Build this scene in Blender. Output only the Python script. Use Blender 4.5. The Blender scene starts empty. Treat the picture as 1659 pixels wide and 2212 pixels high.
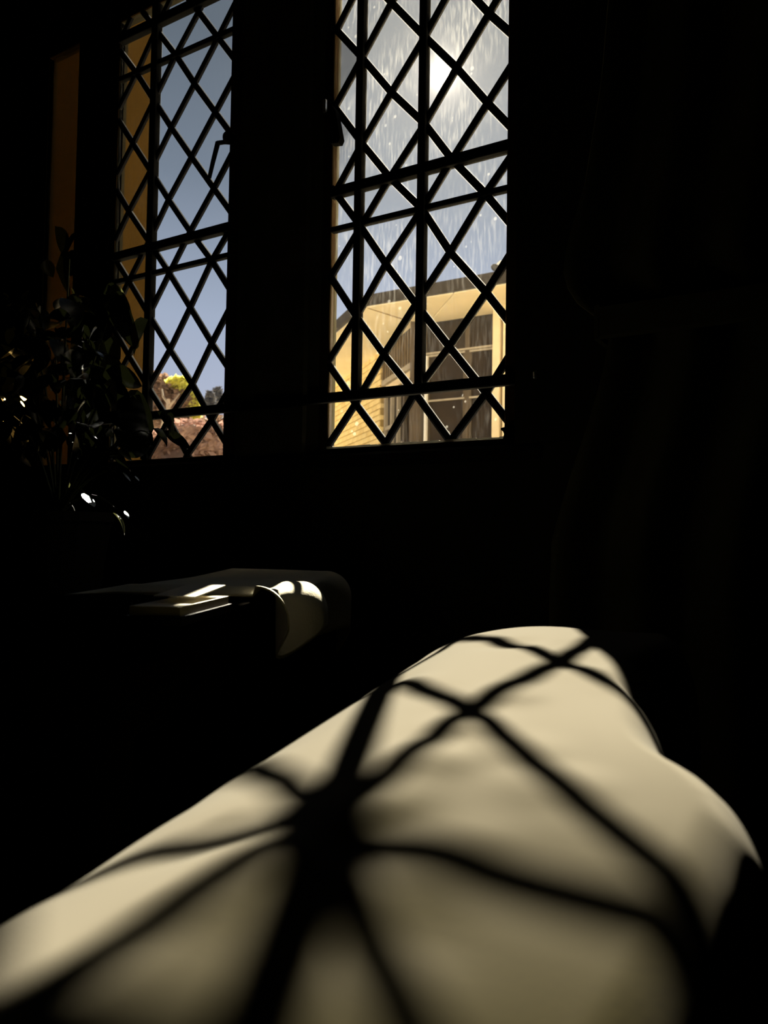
import bpy, bmesh, math, random
import numpy as np
from mathutils import Vector, Matrix
random.seed(7)
scn = bpy.context.scene
COL = scn.collection

# ------------------------------------------------------------------ camera
# world: X along the window wall, +Y outdoors, Z up; the glass of the lights is the plane y = 0
FPX, CX, CY = 1661.0, 829.5, 1106.0
CAM = np.array([0.563895, -1.010408, -0.494524])
YAW, PITCH, ROLL = [math.radians(a) for a in (31.547124, 1.947624, 0.906468)]
_f = np.array([-math.sin(YAW)*math.cos(PITCH), math.cos(YAW)*math.cos(PITCH), math.sin(PITCH)])
_r = np.array([math.cos(YAW), math.sin(YAW), 0.0]); _u = np.cross(_r, _f)
R_ = math.cos(ROLL)*_r + math.sin(ROLL)*_u
U_ = -math.sin(ROLL)*_r + math.cos(ROLL)*_u
F_ = _f
cam_data = bpy.data.cameras.new('camera')
cam = bpy.data.objects.new('camera', cam_data); COL.objects.link(cam)
cam.matrix_world = Matrix(((R_[0], U_[0], -F_[0], CAM[0]), (R_[1], U_[1], -F_[1], CAM[1]),
                           (R_[2], U_[2], -F_[2], CAM[2]), (0, 0, 0, 1)))
cam_data.sensor_fit = 'VERTICAL'; cam_data.sensor_height = 24.0
cam_data.lens = 24.0*FPX/2212.0
cam_data.clip_start = 0.01; cam_data.clip_end = 200
cam_data.dof.use_dof = True; cam_data.dof.focus_distance = 1.0; cam_data.dof.aperture_fstop = 9.0
scn.camera = cam

# ------------------------------------------------------------------ light
SUN = Vector((-0.394721, 0.755286, 0.523200)).normalized()
sun_data = bpy.data.lights.new('sun', 'SUN'); sun_data.energy = 34.0
sun_data.angle = math.radians(0.62); sun_data.color = (1.0, 0.92, 0.72)
sun = bpy.data.objects.new('sun', sun_data); COL.objects.link(sun)
sun.rotation_euler = SUN.to_track_quat('Z', 'Y').to_euler(); sun.location = SUN*30
scn.view_settings.view_transform = 'Standard'; scn.view_settings.look = 'None'
scn.view_settings.gamma = 1.0; scn.view_settings.use_curve_mapping = False
scn.view_settings.exposure = 0.0
scn.cycles.max_bounces = 10; scn.cycles.diffuse_bounces = 4; scn.cycles.transparent_max_bounces = 12
scn.cycles.sample_clamp_indirect = 4.0; scn.cycles.sample_clamp_direct = 0.0
scn.cycles.caustics_reflective = False; scn.cycles.caustics_refractive = False
try: scn.cycles.use_denoising = True
except Exception: pass

world = bpy.data.worlds.new('sky'); scn.world = world; world.use_nodes = True
wt = world.node_tree; wt.nodes.clear()
def wn(t, **k):
    n = wt.nodes.new(t)
    for a, b in k.items(): setattr(n, a, b)
    return n
def wmath(op, a, b=None):
    n = wn('ShaderNodeMath', operation=op)
    for i, v in enumerate((a, b)):
        if v is None: continue
        if isinstance(v, (int, float)): n.inputs[i].default_value = v
        else: wt.links.new(v, n.inputs[i])
    return n.outputs[0]
tc = wn('ShaderNodeTexCoord'); sep = wn('ShaderNodeSeparateXYZ'); wt.links.new(tc.outputs['Generated'], sep.inputs[0])
ramp = wn('ShaderNodeValToRGB'); wt.links.new(sep.outputs[2], ramp.inputs[0])
cr = ramp.color_ramp
cr.elements[0].position = 0.0; cr.elements[0].color = (0.62, 0.65, 0.80, 1)
cr.elements[1].position = 0.75; cr.elements[1].color = (0.10, 0.13, 0.165, 1)
for pos, c in ((0.13, (0.58, 0.62, 0.77, 1)), (0.27, (0.46, 0.53, 0.67, 1)), (0.42, (0.225, 0.275, 0.345, 1)), (0.55, (0.145, 0.18, 0.22, 1))):
    e = cr.elements.new(pos); e.color = c
dot = wn('ShaderNodeVectorMath', operation='DOT_PRODUCT'); wt.links.new(tc.outputs['Generated'], dot.inputs[0]); dot.inputs[1].default_value = SUN
ang = wmath('ARCCOSINE', wmath('MINIMUM', dot.outputs['Value'], 1.0))
deg = wmath('MULTIPLY', ang, 180/math.pi)
# aureole of a hazy winter sky round the sun, and the disc itself
wide = wmath('MULTIPLY', wmath('POWER', 2.71828, wmath('DIVIDE', deg, -5.0)), 0.36)
near = wmath('MULTIPLY', wmath('POWER', 2.71828, wmath('DIVIDE', deg, -0.55)), 4.0)
disc = wmath('MULTIPLY', wmath('LESS_THAN', deg, 0.40), 14.0)
aur = wmath('ADD', wmath('ADD', wide, near), disc)
mixa = wn('ShaderNodeMix', data_type='RGBA', blend_type='MULTIPLY'); mixa.inputs[0].default_value = 1
mixa.inputs[6].default_value = (1.0, 0.88, 0.68, 1); wt.links.new(aur, mixa.inputs[7])
adda = wn('ShaderNodeMix', data_type='RGBA', blend_type='ADD'); adda.inputs[0].default_value = 1
wt.links.new(ramp.outputs[0], adda.inputs[6]); wt.links.new(mixa.outputs[2], adda.inputs[7])
bg = wn('ShaderNodeBackground'); bg.inputs[1].default_value = 1.0; wt.links.new(adda.outputs[2], bg.inputs[0])
out = wn('ShaderNodeOutputWorld'); wt.links.new(bg.outputs[0], out.inputs[0])

# ------------------------------------------------------------------ helpers
def ray(u, v):
    d = R_*(u-CX)/FPX - U_*(v-CY)/FPX + F_
    return d/np.linalg.norm(d)
def at(u, v, x=None, y=None, z=None):
    """the point of the plane x=, y= or z= seen at (u, v) of the 1659x2212 photograph"""
    d = ray(u, v)
    t = (z-CAM[2])/d[2] if z is not None else (y-CAM[1])/d[1] if y is not None else (x-CAM[0])/d[0]
    return Vector(CAM + t*d)

def mat(name, col, rough=0.6, spec=0.3, noise=0.0, nscale=8.0, bump=0.0, bscale=60.0, col2=None, stretch=(1, 1, 1), sheen=0.0, transl=0.0, metal=0.0, coat=0.0, stint=None):
    m = bpy.data.materials.new(name); m.use_nodes = True
    nt = m.node_tree; b = nt.nodes['Principled BSDF']
    b.inputs['Base Color'].default_value = (*col, 1); b.inputs['Roughness'].default_value = rough
    b.inputs['Specular IOR Level'].default_value = spec
    if stint: b.inputs['Specular Tint'].default_value = (*stint, 1)
    b.inputs['Metallic'].default_value = metal
    b.inputs['Metallic'].default_value = metal
    if sheen:
        b.inputs['Sheen Weight'].default_value = sheen; b.inputs['Sheen Roughness'].default_value = 0.22; b.inputs['Sheen Tint'].default_value = (1.0, 0.91, 0.66, 1)
    if coat: b.inputs['Coat Weight'].default_value = coat; b.inputs['Coat Roughness'].default_value = 0.15
    t = nt.nodes.new('ShaderNodeTexCoord'); mp = nt.nodes.new('ShaderNodeMapping'); mp.inputs['Scale'].default_value = stretch
    nt.links.new(t.outputs['Object'], mp.inputs[0])
    if noise or col2:
        n = nt.nodes.new('ShaderNodeTexNoise'); n.inputs['Scale'].default_value = nscale; n.inputs['Detail'].default_value = 5
        nt.links.new(mp.outputs[0], n.inputs['Vector'])
        r = nt.nodes.new('ShaderNodeValToRGB'); r.color_ramp.elements[0].position = 0.3; r.color_ramp.elements[1].position = 0.7
        c2 = col2 or tuple(c*(1-noise) for c in col)
        r.color_ramp.elements[0].color = (*c2, 1); r.color_ramp.elements[1].color = (*col, 1)
        nt.links.new(n.outputs[0], r.inputs[0]); nt.links.new(r.outputs[0], b.inputs['Base Color'])
    if bump:
        n2 = nt.nodes.new('ShaderNodeTexNoise'); n2.inputs['Scale'].default_value = bscale; n2.inputs['Detail'].default_value = 4
        nt.links.new(mp.outputs[0], n2.inputs['Vector'])
        bp = nt.nodes.new('ShaderNodeBump'); bp.inputs['Strength'].default_value = bump; bp.inputs['Distance'].default_value = 0.004
        nt.links.new(n2.outputs[0], bp.inputs['Height']); nt.links.new(bp.outputs[0], b.inputs['Normal'])
    if transl:
        tr = nt.nodes.new('ShaderNodeBsdfTranslucent'); tr.inputs[0].default_value = (*[min(1, c) for c in (transl if isinstance(transl, tuple) else tuple(transl*x for x in (1, 1, 1)))], 1)
        ad = nt.nodes.new('ShaderNodeAddShader'); o = nt.nodes['Material Output']
        nt.links.new(b.outputs[0], ad.inputs[0]); nt.links.new(tr.outputs[0], ad.inputs[1]); nt.links.new(ad.outputs[0], o.inputs[0])
    return m

def glass_mat(name, tint, dirt_lo, dirt_hi, streak=(60, 60, 9), spot=0.0, upper=None):
    """old leaded glass: clear (transparent) with grime that scatters the light coming through it"""
    m = bpy.data.materials.new(name); m.use_nodes = True
    nt = m.node_tree; nt.nodes.clear()
    N = nt.nodes.new; L = nt.links.new
    o = N('ShaderNodeOutputMaterial'); tp = N('ShaderNodeBsdfTransparent'); tp.inputs[0].default_value = (*tint, 1)
    tl = N('ShaderNodeBsdfTranslucent'); tl.inputs[0].default_value = (0.86, 0.85, 0.83, 1)
    gl = N('ShaderNodeBsdfGlossy'); gl.inputs['Roughness'].default_value = 0.03
    t = N('ShaderNodeTexCoord'); mp = N('ShaderNodeMapping'); mp.inputs['Scale'].default_value = streak
    L(t.outputs['Object'], mp.inputs[0])
    n1 = N('ShaderNodeTexNoise'); n1.inputs['Scale'].default_value = 4.0; n1.inputs['Detail'].default_value = 6; L(mp.outputs[0], n1.inputs['Vector'])
    r1 = N('ShaderNodeMapRange'); r1.inputs['From Min'].default_value = 0.46; r1.inputs['From Max'].default_value = 0.72
    r1.inputs['To Min'].default_value = 0; r1.inputs['To Max'].default_value = 1; L(n1.outputs[0], r1.inputs[0])
    n2 = N('ShaderNodeTexNoise'); n2.inputs['Scale'].default_value = 9.0; n2.inputs['Detail'].default_value = 3; L(t.outputs['Object'], n2.inputs['Vector'])
    r2 = N('ShaderNodeMapRange'); r2.inputs['From Min'].default_value = 0.38; r2.inputs['From Max'].default_value = 0.66; L(n2.outputs[0], r2.inputs[0])
    def M(op, a, b):
        k = N('ShaderNodeMath'); k.operation = op
        for i, v in enumerate((a, b)):
            if isinstance(v, (int, float)): k.inputs[i].default_value = v
            else: L(v, k.inputs[i])
        return k.outputs[0]
    fac = M('ADD', dirt_lo, M('MULTIPLY', M('MULTIPLY', r1.outputs[0], r2.outputs[0]), dirt_hi-dirt_lo))
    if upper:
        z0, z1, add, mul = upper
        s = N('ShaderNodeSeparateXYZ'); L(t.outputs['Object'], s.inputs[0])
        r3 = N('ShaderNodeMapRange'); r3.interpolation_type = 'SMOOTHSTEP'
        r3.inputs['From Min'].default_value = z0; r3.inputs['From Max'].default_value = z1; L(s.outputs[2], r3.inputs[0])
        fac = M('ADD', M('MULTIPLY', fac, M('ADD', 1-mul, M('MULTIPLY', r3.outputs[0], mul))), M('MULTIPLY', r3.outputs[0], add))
    if spot:
        v = N('ShaderNodeTexVoronoi'); v.inputs['Scale'].default_value = 62.0; L(t.outputs['Object'], v.inputs['Vector'])
        n4 = N('ShaderNodeTexNoise'); n4.inputs['Scale'].default_value = 13.0; L(t.outputs['Object'], n4.inputs['Vector'])
        rad = M('MULTIPLY', M('SUBTRACT', n4.outputs[0], 0.42), 0.9)
        fac = M('ADD', fac, M('MULTIPLY', M('LESS_THAN', v.outputs['Distance'], rad), spot))
    fac = M('MINIMUM', fac, 0.9)
    mx = N('ShaderNodeMixShader'); L(fac, mx.inputs[0]); L(tp.outputs[0], mx.inputs[1]); L(tl.outputs[0], mx.inputs[2])
    fr = N('ShaderNodeFresnel'); fr.inputs[0].default_value = 1.45
    mx2 = N('ShaderNodeMixShader'); L(M('MULTIPLY', fr.outputs[0], 0.6), mx2.inputs[0]); L(mx.outputs[0], mx2.inputs[1]); L(gl.outputs[0], mx2.inputs[2])
    L(mx2.outputs[0], o.inputs[0])
    return m

def obj(name, bm, material, parent=None, smooth=False, loc=None):
    me = bpy.data.meshes.new(name); 
    bmesh.ops.recalc_face_normals(bm, faces=bm.faces)
    bm.to_mesh(me); bm.free()
    for m in (material if isinstance(material, (list, tuple)) else [material]): me.materials.append(m)
    if smooth: me.shade_smooth()
    o = bpy.data.objects.new(name, me); COL.objects.link(o)
    if parent: o.parent = parent
    if loc: o.location = loc
    return o
def tag(o, label=None, cat=None, group=None, kind=None):
    if label: o['label'] = label
    if cat: o['category'] = cat
    if group: o['group'] = group
    if kind: o['kind'] = kind
    return o
def empty(name, loc=(0, 0, 0), rz=0.0):
    o = bpy.data.objects.new(name, None); o.empty_display_size = 0.05; COL.objects.link(o)
    o.location = loc; o.rotation_euler = (0, 0, rz); return o
def adopt(o, root):
    """parent o, built in world coordinates, to root, keeping its place"""
    o.parent = root
    o.matrix_parent_inverse = Matrix.LocRotScale(root.location, root.rotation_euler, root.scale).inverted()
    return o
def box(bm, x0, x1, y0, y1, z0, z1, bevel=0.0):
    r = bmesh.ops.create_cube(bm, size=1.0)
    bmesh.ops.scale(bm, vec=(x1-x0, y1-y0, z1-z0), verts=r['verts'])
    bmesh.ops.translate(bm, vec=((x0+x1)/2, (y0+y1)/2, (z0+z1)/2), verts=r['verts'])
    if bevel:
        es = {e for v in r['verts'] for e in v.link_edges}
        bmesh.ops.bevel(bm, geom=list(es), offset=bevel, segments=1, affect='EDGES')
def new(): return bmesh.new()
def boxes(*bs, bevel=0.0):
    bm = new()
    for b in bs: box(bm, *b, bevel=bevel)
    return bm
def prism(bm, pts, off):
    """polygon pts (3D, planar) extruded by the vector off"""
    a = [bm.verts.new(p) for p in pts]; b = [bm.verts.new(Vector(p)+Vector(off)) for p in pts]
    n = len(pts)
    bm.faces.new(a); bm.faces.new(list(reversed(b)))
    for i in range(n): bm.faces.new((a[i], b[i], b[(i+1) % n], a[(i+1) % n]))
def tube(bm, pts, r, seg=8, r1=None, cap=True):
    pts = [Vector(p) for p in pts]; rings = []
    prev = None
    for i, p in enumerate(pts):
        d = (pts[min(i+1, len(pts)-1)]-pts[max(i-1, 0)]).normalized()
        a = d.orthogonal().normalized() if prev is None else (prev - d*prev.dot(d)).normalized()
        prev = a; b = d.cross(a)
        rr = r if r1 is None else r+(r1-r)*i/(len(pts)-1)
        rings.append([bm.verts.new(p+rr*(math.cos(2*math.pi*k/seg)*a+math.sin(2*math.pi*k/seg)*b)) for k in range(seg)])
    for i in range(len(rings)-1):
        for k in range(seg): bm.faces.new((rings[i][k], rings[i][(k+1) % seg], rings[i+1][(k+1) % seg], rings[i+1][k]))
    if cap: bm.faces.new(list(reversed(rings[0]))); bm.faces.new(rings[-1])
def lathe(bm, prof, c, seg=20):
    rings = []
    for r, z in prof: rings.append([bm.verts.new((c[0]+r*math.cos(2*math.pi*k/seg), c[1]+r*math.sin(2*math.pi*k/seg), c[2]+z)) for k in range(seg)])
    for i in range(len(rings)-1):
        for k in range(seg): bm.faces.new((rings[i][k], rings[i][(k+1) % seg], rings[i+1][(k+1) % seg], rings[i+1][k]))
    bm.faces.new(list(reversed(rings[0]))); bm.faces.new(rings[-1])

# ------------------------------------------------------------------ materials
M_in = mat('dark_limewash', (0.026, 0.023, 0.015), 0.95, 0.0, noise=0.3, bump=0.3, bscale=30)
M_pier = mat('dark_mullion', (0.12, 0.11, 0.07), 0.95, 0.0, noise=0.4, nscale=20, bump=0.4, bscale=50)
M_wood_dark = mat('dark_oak', (0.012, 0.009, 0.006), 0.8, 0.03, noise=0.4, nscale=6, stretch=(1, 1, 8))
M_frame = mat('brown_frame', (0.060, 0.034, 0.013), 0.85, 0.02, noise=0.4, nscale=10, stretch=(6, 6, 1))
M_lead = mat('lead', (0.006, 0.006, 0.0075), 0.9, 0.03, noise=0.3, nscale=60)
M_iron = mat('black_iron', (0.004, 0.004, 0.004), 0.9, 0.03, noise=0.3, nscale=40)
M_stone_out = mat('pale_stone', (0.86, 0.80, 0.68), 0.9, 0.1, noise=.08, nscale=5, bump=0.3)
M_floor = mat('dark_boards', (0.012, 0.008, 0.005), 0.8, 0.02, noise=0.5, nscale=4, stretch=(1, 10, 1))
M_g_right = glass_mat('grimy_glare_glass', (0.97, 0.97, 0.98), 0.004, 0.085, spot=0.05, upper=(-0.32, 0.20, 0.012, 0.80))  # grime, thickened upwards to stand in for the glare round the sun
M_g_left = glass_mat('clear_glass', (0.80, 0.82, 0.85), 0.0, 0.0012)
M_g_amber = glass_mat('dim_amber_glass', (0.50, 0.41, 0.25), 0.0, 0.0006)  # invented amber tint that dims the brown wing seen through the pane
M_rim = glass_mat('halo_rim', (0.8, 0.8, 0.78), 0.10, 0.20)  # pale pane edges standing in for bright halos and sunlit came edges
M_rim_dim = glass_mat('halo_rim_dim', (0.8, 0.8, 0.8), 0.012, 0.025)  # weaker copy of the painted halo for the left light

# ------------------------------------------------------------------ room shell
ZF, ZC = -1.25, 1.10
XL, XR, YB = -1.45, 1.70, -3.0
SILL, HEAD = -0.352, 0.537
LIGHTS = {'r': (-0.164, 0.148), 'l': (-0.695, -0.385), 's': (-0.926, -0.816)}
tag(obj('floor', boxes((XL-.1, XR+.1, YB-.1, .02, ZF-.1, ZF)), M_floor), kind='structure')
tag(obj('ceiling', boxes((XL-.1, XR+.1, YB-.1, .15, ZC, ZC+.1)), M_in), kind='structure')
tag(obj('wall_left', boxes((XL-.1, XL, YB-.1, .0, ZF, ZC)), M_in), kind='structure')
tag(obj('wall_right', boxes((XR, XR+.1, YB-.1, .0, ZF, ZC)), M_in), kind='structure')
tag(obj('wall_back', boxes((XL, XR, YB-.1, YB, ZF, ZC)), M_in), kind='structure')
# inner skin of the window wall: pieces round the three lights
y0, y1 = -0.002, 0.016
bm = new()
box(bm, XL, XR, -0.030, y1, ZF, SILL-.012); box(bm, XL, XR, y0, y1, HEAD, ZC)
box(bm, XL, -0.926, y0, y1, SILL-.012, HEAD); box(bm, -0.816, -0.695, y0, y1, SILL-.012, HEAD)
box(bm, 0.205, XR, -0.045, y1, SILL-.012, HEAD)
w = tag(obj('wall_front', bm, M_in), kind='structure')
bm = boxes((-0.385, -0.164, y0, y1, SILL-.012, HEAD))
mull = obj('mullion', bm, M_pier); adopt(mull, w)
bm = boxes((-0.345, -0.205, -0.012, y0, SILL-.012, HEAD), bevel=.004)
adopt(obj('mullion_face', bm, M_pier), w)
# outer skin: pale rendered stone that the sun lights from the garden side
bm = new()
yo = 0.15
box(bm, -1.6, 6.0, y1, yo, -1.4, SILL-.02); box(bm, -1.6, 6.0, y1, yo, HEAD+.35, 4.0)
box(bm, -1.6, -1.45, y1, yo, SILL-.02, HEAD+.35); box(bm, -0.37, -0.285, y1, yo, SILL-.02, HEAD+.35)
box(bm, 0.26, 6.0, y1, yo, SILL-.02, HEAD+.35)
tag(obj('wall_exterior', bm, M_stone_out), kind='structure')
# sill board
tag(obj('trim_1', boxes((-0.99, 0.21, -0.034, y0, SILL-.034, SILL-.012), bevel=.004), M_wood_dark), kind='structure')

# ------------------------------------------------------------------ leaded lights
NODES_R = [(846,6,-1,5),(782.5,125,-2,4),(918,80,0,4),(987,147,1,3),(1056.7,30,2,4),(846,200,-1,3),(782.5,310,-2,2),(918,268,0,2),(1053.7,223,2,2),(977,345,1,1),(843,384,-1,1),(1049,419,2,0),(912,452,0,0),(780,490,-2,0),(728,66,-3,5),(724,232,-3,3),(725,416,-3,1),(834,570,-1,-1),(973,545,1,-1),(899,657,0,-2),(1050.7,632,2,-2),(770.4,684,-2,-2),(830,766,-1,-3),(971,749,1,-3),(897,849,0,-4),(1050.7,849,2,-4),(768.6,872,-2,-4),(833.7,959,-1,-5),(973,954,1,-5)]
NODES_L = [(429.6,25.6,1,5),(471.8,81.4,2,4),(380,119,0,4),(295.5,158,-2,4),(420.6,180.8,1,3),(465.8,242.6,2,2),(370.8,275.8,0,2),(333,217,-1,3),(288,310,-2,2),(414.5,339,1,1),(462.8,407,2,0),(364.8,431,0,0),(279,456.6,-2,0),(411.5,500,1,-1),(458.2,563,2,-2),(366.3,590,0,-2),(279,607,-2,-2),(411.5,664,1,-3),(458,741,2,-4),(367.8,754.7,0,-4),(279,768,-2,-4),(416,830,1,-5),(458,907,2,-6),(364.8,907,0,-6),(405.5,982,1,-7)]

def clip_poly(poly, x0, x1, z0, z1):
    for axis, lim, s in ((0, x0, 1), (0, x1, -1), (1, z0, 1), (1, z1, -1)):
        res = []
        for i in range(len(poly)):
            a, b = poly[i], poly[(i+1) % len(poly)]
            ia, ib = s*(a[axis]-lim) >= 0, s*(b[axis]-lim) >= 0
            if ia: res.append(a)
            if ia != ib:
                t = (lim-a[axis])/(b[axis]-a[axis])
                res.append((a[0]+t*(b[0]-a[0]), a[1]+t*(b[1]-a[1])))
        poly = res
        if len(poly) < 3: return []
    return poly
def area(p): return 0.5*sum(p[i][0]*p[(i+1) % len(p)][1]-p[(i+1) % len(p)][0]*p[i][1] for i in range(len(p)))
def inset(p, d):
    if area(p) < 0: p = p[::-1]
    n = len(p); res = []
    for i in range(n):
        a, b, c = Vector(p[i-1]), Vector(p[i]), Vector(p[(i+1) % n])
        e1, e2 = (b-a).normalized(), (c-b).normalized()
        n1, n2 = Vector((-e1.y, e1.x)), Vector((-e2.y, e2.x))
        k = n1+n2; den = 1+n1.dot(n2)
        res.append(tuple(b+k*(d/max(den, .25))))
    return res

def leaded(root, lim, nodes, rows, glass, rim, came_w):
    x0, x1 = lim
    K = np.array([[c, r] for _, _, c, r in nodes], float)
    Q = np.array([[at(u, v, y=0.)[0], at(u, v, y=0.)[2]] for u, v, _, _ in nodes])
    A = np.c_[K, np.ones(len(K))]
    sol = np.linalg.lstsq(A, Q, rcond=None)[0]
    known = {(int(c), int(r)): q for (_, _, c, r), q in zip(nodes, Q)}
    def node(c, r):
        if (c, r) in known: return tuple(known[c, r])
        base = np.array([c, r, 1.0])@sol
        # borrow the drift of the nearest measured nodes
        ws = [(1/(((c-k[0])**2+(r-k[1])**2)+.3), known[k]-np.array([k[0], k[1], 1.0])@sol) for k in known]
        ws.sort(key=lambda t: -t[0]); ws = ws[:4]; W = sum(a for a, _ in ws)
        return tuple(base+sum(a*b for a, b in ws)/W*0.8)
    cs = range(-6, 7)
    # panes: each quarry is a part
    for r in rows:
        for c in cs:
            if (c+r) % 2 == 0: continue          # cell centres sit between the nodes
            p = clip_poly([node(c-1, r), node(c, r-1), node(c+1, r), node(c, r+1)], x0, x1, SILL, HEAD)
            if not p or abs(area(p)) < 6e-5: continue
            q = []
            for pt in p:
                if not q or math.hypot(pt[0]-q[-1][0], pt[1]-q[-1][1]) > 2e-4: q.append(pt)
            if math.hypot(q[0][0]-q[-1][0], q[0][1]-q[-1][1]) < 2e-4: q.pop()
            if len(q) < 3: continue
            if area(q) < 0: q = q[::-1]
            inn = inset(q, came_w/2+.0011)
            ok = area(inn) > 0 and all((Vector(inn[(i+1) % len(q)])-Vector(inn[i])).dot(Vector(q[(i+1) % len(q)])-Vector(q[i])) > 0 for i in range(len(q)))
            bm = new()
            tilt = random.uniform(-.0008, .0008)
            ov = [bm.verts.new((a, 0.0005, b)) for a, b in q]
            if ok:
                iv = [bm.verts.new((a, tilt*.5, b)) for a, b in inn]
                bm.faces.new(iv)
                for i in range(len(q)):
                    f = bm.faces.new((ov[i], ov[(i+1) % len(q)], iv[(i+1) % len(q)], iv[i])); f.material_index = 1
            else:
                bm.faces.new(ov)
            o = obj('pane', bm, [glass, rim]); o.parent = root
    # cames: one strip of lead per diagonal, H-shaped enough to show its depth
    def came(pts):
        bm = new()
        pts = [Vector((a, 0, b)) for a, b in pts]
        for i in range(len(pts)-1):
            a, b = pts[i], pts[i+1]; d = (b-a).normalized(); n = Vector((-d.z, 0, d.x))*came_w/2
            e = d*came_w*.25
            a, b = a-e, b+e
            sec = [(-1, -.0025), (-.45, -.0042), (.45, -.0042), (1, -.0025), (1, .0025), (.45, .0042), (-.45, .0042), (-1, .0025)]
            va = [bm.verts.new(a+n*s+Vector((0, y, 0))) for s, y in sec]; vb = [bm.verts.new(b+n*s+Vector((0, y, 0))) for s, y in sec]
            bm.faces.new(va); bm.faces.new(vb[::-1])
            for k in range(8): bm.faces.new((va[k], vb[k], vb[(k+1) % 8], va[(k+1) % 8]))
        obj('came', bm, M_lead).parent = root
    def clip_seg(a, b):
        t0, t1 = 0.0, 1.0; d = (b[0]-a[0], b[1]-a[1])
        for p, q in ((-d[0], a[0]-x0), (d[0], x1-a[0]), (-d[1], a[1]-SILL), (d[1], HEAD-a[1])):
            if abs(p) < 1e-12:
                if q < 0: return None
            else:
                t = q/p
                if p < 0: t0 = max(t0, t)
                else: t1 = min(t1, t)
        if t1-t0 < .02: return None
        return (a[0]+t0*d[0], a[1]+t0*d[1]), (a[0]+t1*d[0], a[1]+t1*d[1])
    rmin, rmax = min(rows)-1, max(rows)+1
    for s in (1, -1):
        for k in range(-24, 25, 2):
            pts = []
            for c in range(-7, 7):
                r = k+s*c
                if not (rmin <= r < rmax+1) or not (rmin <= r+s <= rmax+1): continue
                g = clip_seg(node(c, r), node(c+1, r+s))
                if g:
                    if not pts: pts.append(g[0])
                    pts.append(g[1])
            if len(pts) > 1: came(pts)
    return node

def flat_bar(root, name, x0, x1, z0, z1, ya, yb, m=None, bev=.001):
    o = obj(name, boxes((x0, x1, ya, yb, z0, z1), bevel=bev), m or M_iron); o.parent = root; return o

win_r = tag(empty('window_1'), kind='structure'); win_l = tag(empty('window_2'), kind='structure'); win_s = tag(empty('window_3'), kind='structure')
x0, x1 = LIGHTS['r']
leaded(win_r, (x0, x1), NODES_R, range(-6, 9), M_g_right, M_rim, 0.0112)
for z0, z1 in ((0.0585, 0.0745), (0.002, 0.0108), (0.491, 0.508), (0.413, 0.423)):
    flat_bar(win_r, 'saddle_bar' if z1-z0 > .012 else 'joint_bar', x0, x1, z0, z1, -.010 if z1-z0 > .012 else -.006, .0045)
for xv in (-0.1105, 0.0045):
    flat_bar(win_r, 'upright_bar', xv-.0066, xv+.0066, -0.268, HEAD, -.009, .005)
x0, x1 = LIGHTS['l']
leaded(win_l, (x0, x1), NODES_L, range(-8, 8), M_g_left, M_rim_dim, 0.0112)
for z0, z1 in ((0.048, 0.064), (0.002, 0.011), (0.491, 0.509), (0.4135, 0.4235)):
    flat_bar(win_l, 'saddle_bar' if z1-z0 > .012 else 'joint_bar', x0, x1, z0, z1, -.010 if z1-z0 > .012 else -.006, .0045)
flat_bar(win_l, 'upright_bar', -.599, -.582, SILL, HEAD, -.009, .005)
# frames
def frame(root, x0, x1, fw, m, wl=.0, wr=.0):
    bs = [(x0-fw, x0, -.003, .010, SILL-.012, HEAD+.012), (x1-.0045, x1+fw, -.007, .010, SILL-.012, HEAD+.012),
          (x0, x1, -.004, .010, HEAD, HEAD+.012), (x0, x1, -.006, .010, SILL-.012, SILL)]
    for b, nm in zip(bs, ('frame_stile', 'frame_stile', 'frame_head', 'frame_sill')):
        obj(nm, boxes(b, bevel=.0015), m).parent = root
frame(win_r, *LIGHTS['r'], .020, M_frame); frame(win_l, *LIGHTS['l'], .018, M_frame); frame(win_s, *LIGHTS['s'], .014, M_wood_dark)
# the stone jamb between the right light's frame and the wall
adopt(obj('jamb', boxes((.168, .205, -.03, .016, SILL-.012, HEAD)), M_in), w)
o = obj('pane', boxes((-.926, -.816, -.001, .001, SILL, HEAD)), M_g_amber); o.parent = win_s
# pale putty along the foot of the lights
M_putty = mat('pale_putty', (0.7, 0.68, 0.62), 0.8, 0.2, noise=.2, nscale=60, transl=(.12, .115, .10))
bm = new()
for i in range(26):
    xa = -0.164+0.312*i/26; xb = xa+0.312/26
    h = .0022+.0016*random.random()
    box(bm, xa, xb, -.006, .004, SILL, SILL+h)
obj('putty_strip', bm, M_putty).parent = win_r
# the long bar that crosses both lights and the pier
bm = new()
box(bm, -0.72, 0.203, -.029, -.0165, -.281, -.266, bevel=.0015)
tag(obj('trim_2', bm, M_iron), kind='structure')
M_glint = mat('bright_steel', (0.55, 0.55, 0.52), 0.35, 0.5, metal=1.0)
bm = new(); box(bm, .197, .209, -.040, -.029, -.279, -.268, bevel=.002);  # bar end given brighter metal to stand for a glint
o = obj('bar_end', bm, M_glint); o.parent = bpy.data.objects['trim_2']
# casement stay on the left light
st = tag(empty('casement_stay', at(490, 300, y=-.02)), 'black iron casement stay with hanging arm on the left leaded window', 'window stay')
bm = new(); p = at(494, 297, y=-.02); bmesh.ops.create_uvsphere(bm, u_segments=12, v_segments=8, radius=.011, matrix=Matrix.Translation(p))
adopt(obj('knob', bm, M_iron, smooth=True), st)
bm = new(); tube(bm, [at(502, 308, y=-.018), at(485, 307, y=-.02), at(470, 309, y=-.02)], .004); adopt(obj('bracket', bm, M_iron), st)
bm = new(); tube(bm, [at(471, 307, y=-.02), at(460, 350, y=-.018), at(452, 385, y=-.014)], .0045, r1=.0035); adopt(obj('stay_arm', bm, M_iron), st)
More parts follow.
